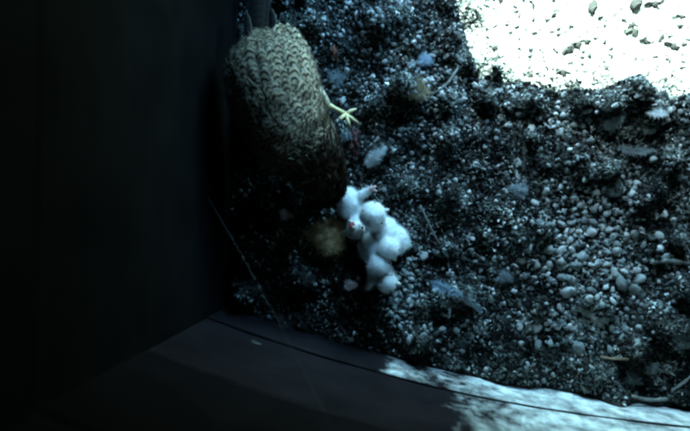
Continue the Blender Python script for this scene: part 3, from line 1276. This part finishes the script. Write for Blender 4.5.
def tuft(label, px, py, r, mat, n=900, flat=.6, core=True, name='down_tuft', cat='down tuft'):
    """a loose ball of down on the litter"""
    q = on(px, py, r * MM * flat * .7)
    root = empty(name, q)
    tag(root, label, cat)
    RO = q.copy()
    R_ = r * MM
    m_ = MB()
    cs = 1.0 if core else .45
    m_.blob(q, (R_ * .50 * cs, R_ * .45 * cs, R_ * flat * .45 * cs), .35, None, random.randint(0, 50))
    o = m_.build('core', mat, root)
    o.matrix_parent_inverse = Matrix.Translation(-RO)
    n = int(n * 2.2)
    d = RNG.normal(size=(n, 3))
    d /= np.linalg.norm(d, axis=1)[:, None]
    skew = 1 + .25 * np.sin(3 * np.arctan2(d[:, 1], d[:, 0]) + r)
    pos = np.array(q)[None] + d * (RNG.uniform(.25, 1, n) ** .6 * R_ * .72 * skew)[:, None] * np.array([1, .85, flat])
    s = strands('wisps', pos, RNG.normal(size=(n, 3)) * np.array([1, 1, .6]) + d * .4, RNG.uniform(.25, .6, n) * R_, np.full(n, .00022), .5, mat, root, 4)
    s['kind'] = 'stuff'
    s.matrix_parent_inverse = Matrix.Translation(-RO)
    return root


feather_bit('shed_feather', 'pale teal white feather on litter close by the yellow foot', 'feather', [(367, 168), (374, 158), (386, 147)], .010, 'fluff_white', 60)
feather_bit('shed_feather', 'bluish down feather lying beyond the chicks on gravel', 'feather', [(432, 283), (442, 288), (462, 295)], .010, 'fluff_blue', 110)
feather_bit('shed_feather', 'grey drab feather with curved shaft beside the bluish down feather', 'feather', [(455, 296), (470, 301), (482, 312)], .007, 'fluff_grey', 80)
feather_bit('shed_feather', 'cupped pale feather on the dark mound by the sunlit patch', 'feather', [(606, 131), (612, 122), (622, 116)], .011, 'fluff_white', 80)
feather_bit('shed_feather', 'long curved grey feather below the dark mound', 'feather', [(617, 146), (634, 152), (655, 150)], .009, 'fluff_grey', 70)
feather_bit('shed_feather', 'loose pale feather by the mound, close under the sunlit gravel edge', 'feather', [(645, 112), (660, 113), (672, 108)], .008, 'fluff_white', 60)
tuft('bright bluish tuft of down between kestrel and sunlit patch', 425, 60, 9, 'fluff_blue')
tuft('small white tuft of down next to the bright bluish tuft', 412, 64, 5, 'fluff_white', 400)
tuft('soft tan tuft added for a lens blur between kestrel and sunlit patch', 417, 90, 16, 'blur_tan', 420, .30, False)  # made-up tuft in place of a tan blur on the lens
tuft('yellowish tan tuft added for a lens smudge beside the gaping chick', 328, 236, 24, 'blur_straw', 1600, .45)  # also made up, stands where the lens is smudged yellow
tuft('faint grey tuft of down beside the kestrel on its foot side', 336, 78, 13, 'fluff_grey', 260, .3, False)
tuft('grey tuft of down just below the yellow foot', 345, 136, 9, 'fluff_grey', 300, .4, False)
tuft('pinkish white lump of fluff alone in the dark corner', 285, 215, 8, 'fluff_pink', 500, .8)
tuft('dim greyish lump of fluff below the tan tuft', 350, 285, 8, 'fluff_pink', 400, .7)
tuft('teal grey tuft among litter above the clean pebbles', 520, 190, 12, 'fluff_grey', 300, .35, False)
tuft('rounded grey tuft of down beyond the drab feather', 505, 277, 9, 'fluff_grey', 600, .5)


def stick(name, label, cat, path, r, mat, lift, rough=.25):
    pts = spline([on(px, py, lift) for px, py in path], 6)
    n = len(pts)
    pts = [q + V((0, 0, 0.0006 * mnoise.noise(q * 200))) for q in pts]
    m_ = MB()
    m_.tube([q for q in pts], [r * (1 + rough * mnoise.noise(q * 260)) * (.75 if i in (0, n - 1) else 1) for i, q in enumerate(pts)], 9)
    return tag(m_.build(name, mat), label, cat)


stick('stick', 'thick pale broken stick lying among the clean pebbles', 'stick', [(577, 306), (590, 315), (603, 326)], .0036, 'twig_pale', .002, .5)
stick('straw', 'thin brown straw lying on dark litter near the stained board', 'straw', [(600, 357), (614, 359), (629, 359)], .0013, 'twig_brown', .006)
stick('straw', 'thin brown straw slanting below the other brown straw', 'straw', [(576, 378), (584, 368), (592, 358)], .0011, 'twig_brown', .005)
stick('straw', 'long thin dark straw on litter between chicks and pebbles', 'straw', [(420, 205), (433, 232), (448, 258)], .0010, 'twig_grey', .006)
stick('stick', 'pale flat stick lying against the stained board', 'stick', [(632, 396), (650, 400), (668, 399)], .0019, 'twig_pale', .012, .6)
stick('stick', 'short pale forked-off stick leaning on the litter by the board', 'stick', [(672, 391), (682, 384), (694, 374)], .0016, 'twig_pale', .008, .6)
stick('straw', 'grey straw caught in litter beside the bluish tuft', 'straw', [(432, 95), (447, 84), (458, 68)], .0012, 'twig_grey', .006)
stick('stick', 'short grey stick end at the right of the clean pebbles', 'stick', [(650, 262), (668, 261), (690, 264)], .0026, 'twig_grey', .003, .6)


def lump(name, label, cat, px, py, r, mat, seed, rough=.5, dz=.2, fuzz='fibre'):
    q = on(px, py, r[2] * MM * dz)
    m_ = MB()
    tv, tf = ico(4)
    vv = []
    for p_ in tv:
        w_ = V(p_)
        k_ = 1 + rough * (mnoise.noise(w_ * 1.4 + V((seed, 0, 0))) + .6 * mnoise.noise(w_ * 3.3 + V((0, seed, 0))) + .45 * mnoise.noise(w_ * 8 + V((0, 0, seed))))
        vv.append((p_[0] * r[0] * MM * k_, p_[1] * r[1] * MM * k_, p_[2] * r[2] * MM * k_))
    m_.add(vv, [tuple(int(i) for i in q_) for q_ in tf])
    o = m_.build(name, mat)
    fluff_strands(o, o.data, 500, .0045, fuzz, 'fuzz', .0004)
    o.location = q
    o.rotation_euler = (random.uniform(-.3, .3), random.uniform(-.3, .3), random.uniform(0, 3))
    return tag(o, label, cat)


lump('pellet', 'large teal grey pellet lying near the end of the stained board', 'pellet', 683, 338, (12, 10, 8), 'pellet', 3)
lump('pellet', 'round grey pellet on litter above the stained board', 'pellet', 632, 377, (9, 8, 7), 'pellet', 8)
lump('pellet', 'grey pellet near the thin brown straw', 'pellet', 655, 368, (9, 7, 6), 'pellet', 12)
lump('pellet', 'dull pellet on litter just above the clean pebbles', 'pellet', 612, 188, (10, 8, 6), 'pellet', 17)
lump('prey_scrap', 'dark reddish scrap of prey under the yellow foot', 'prey scrap', 353, 140, (6, 13, 5), 'meat', 5, .8)
lump('prey_scrap', 'small rust red scrap on gravel above the kestrel foot', 'prey scrap', 336, 54, (5, 7, 4), 'rust', 9, .6)

# cobweb threads added for blurs near the lens, from wall to wall


def thread(label, a_, b2, sag, r):
    pts = [a_.lerp(b2, i / 12) - V((0, 0, sag * math.sin(math.pi * i / 12))) for i in range(13)]
    m_ = MB()
    m_.tube(pts, r, 5)
    return tag(m_.build('streak_thread', 'thread'), label, 'streak', 'cobweb threads added for blurs near the lens')


thread('long slack grey cobweb thread added for a lens blur past the dark corner of the box', at(207, 196, .079), at(334, 431, .258), .008, .0003)
thread('short grey cobweb thread added for a lens blur, crossing the longer one at the dark corner', at(226, 268, .012), at(264, 323, .020), .004, .0003)
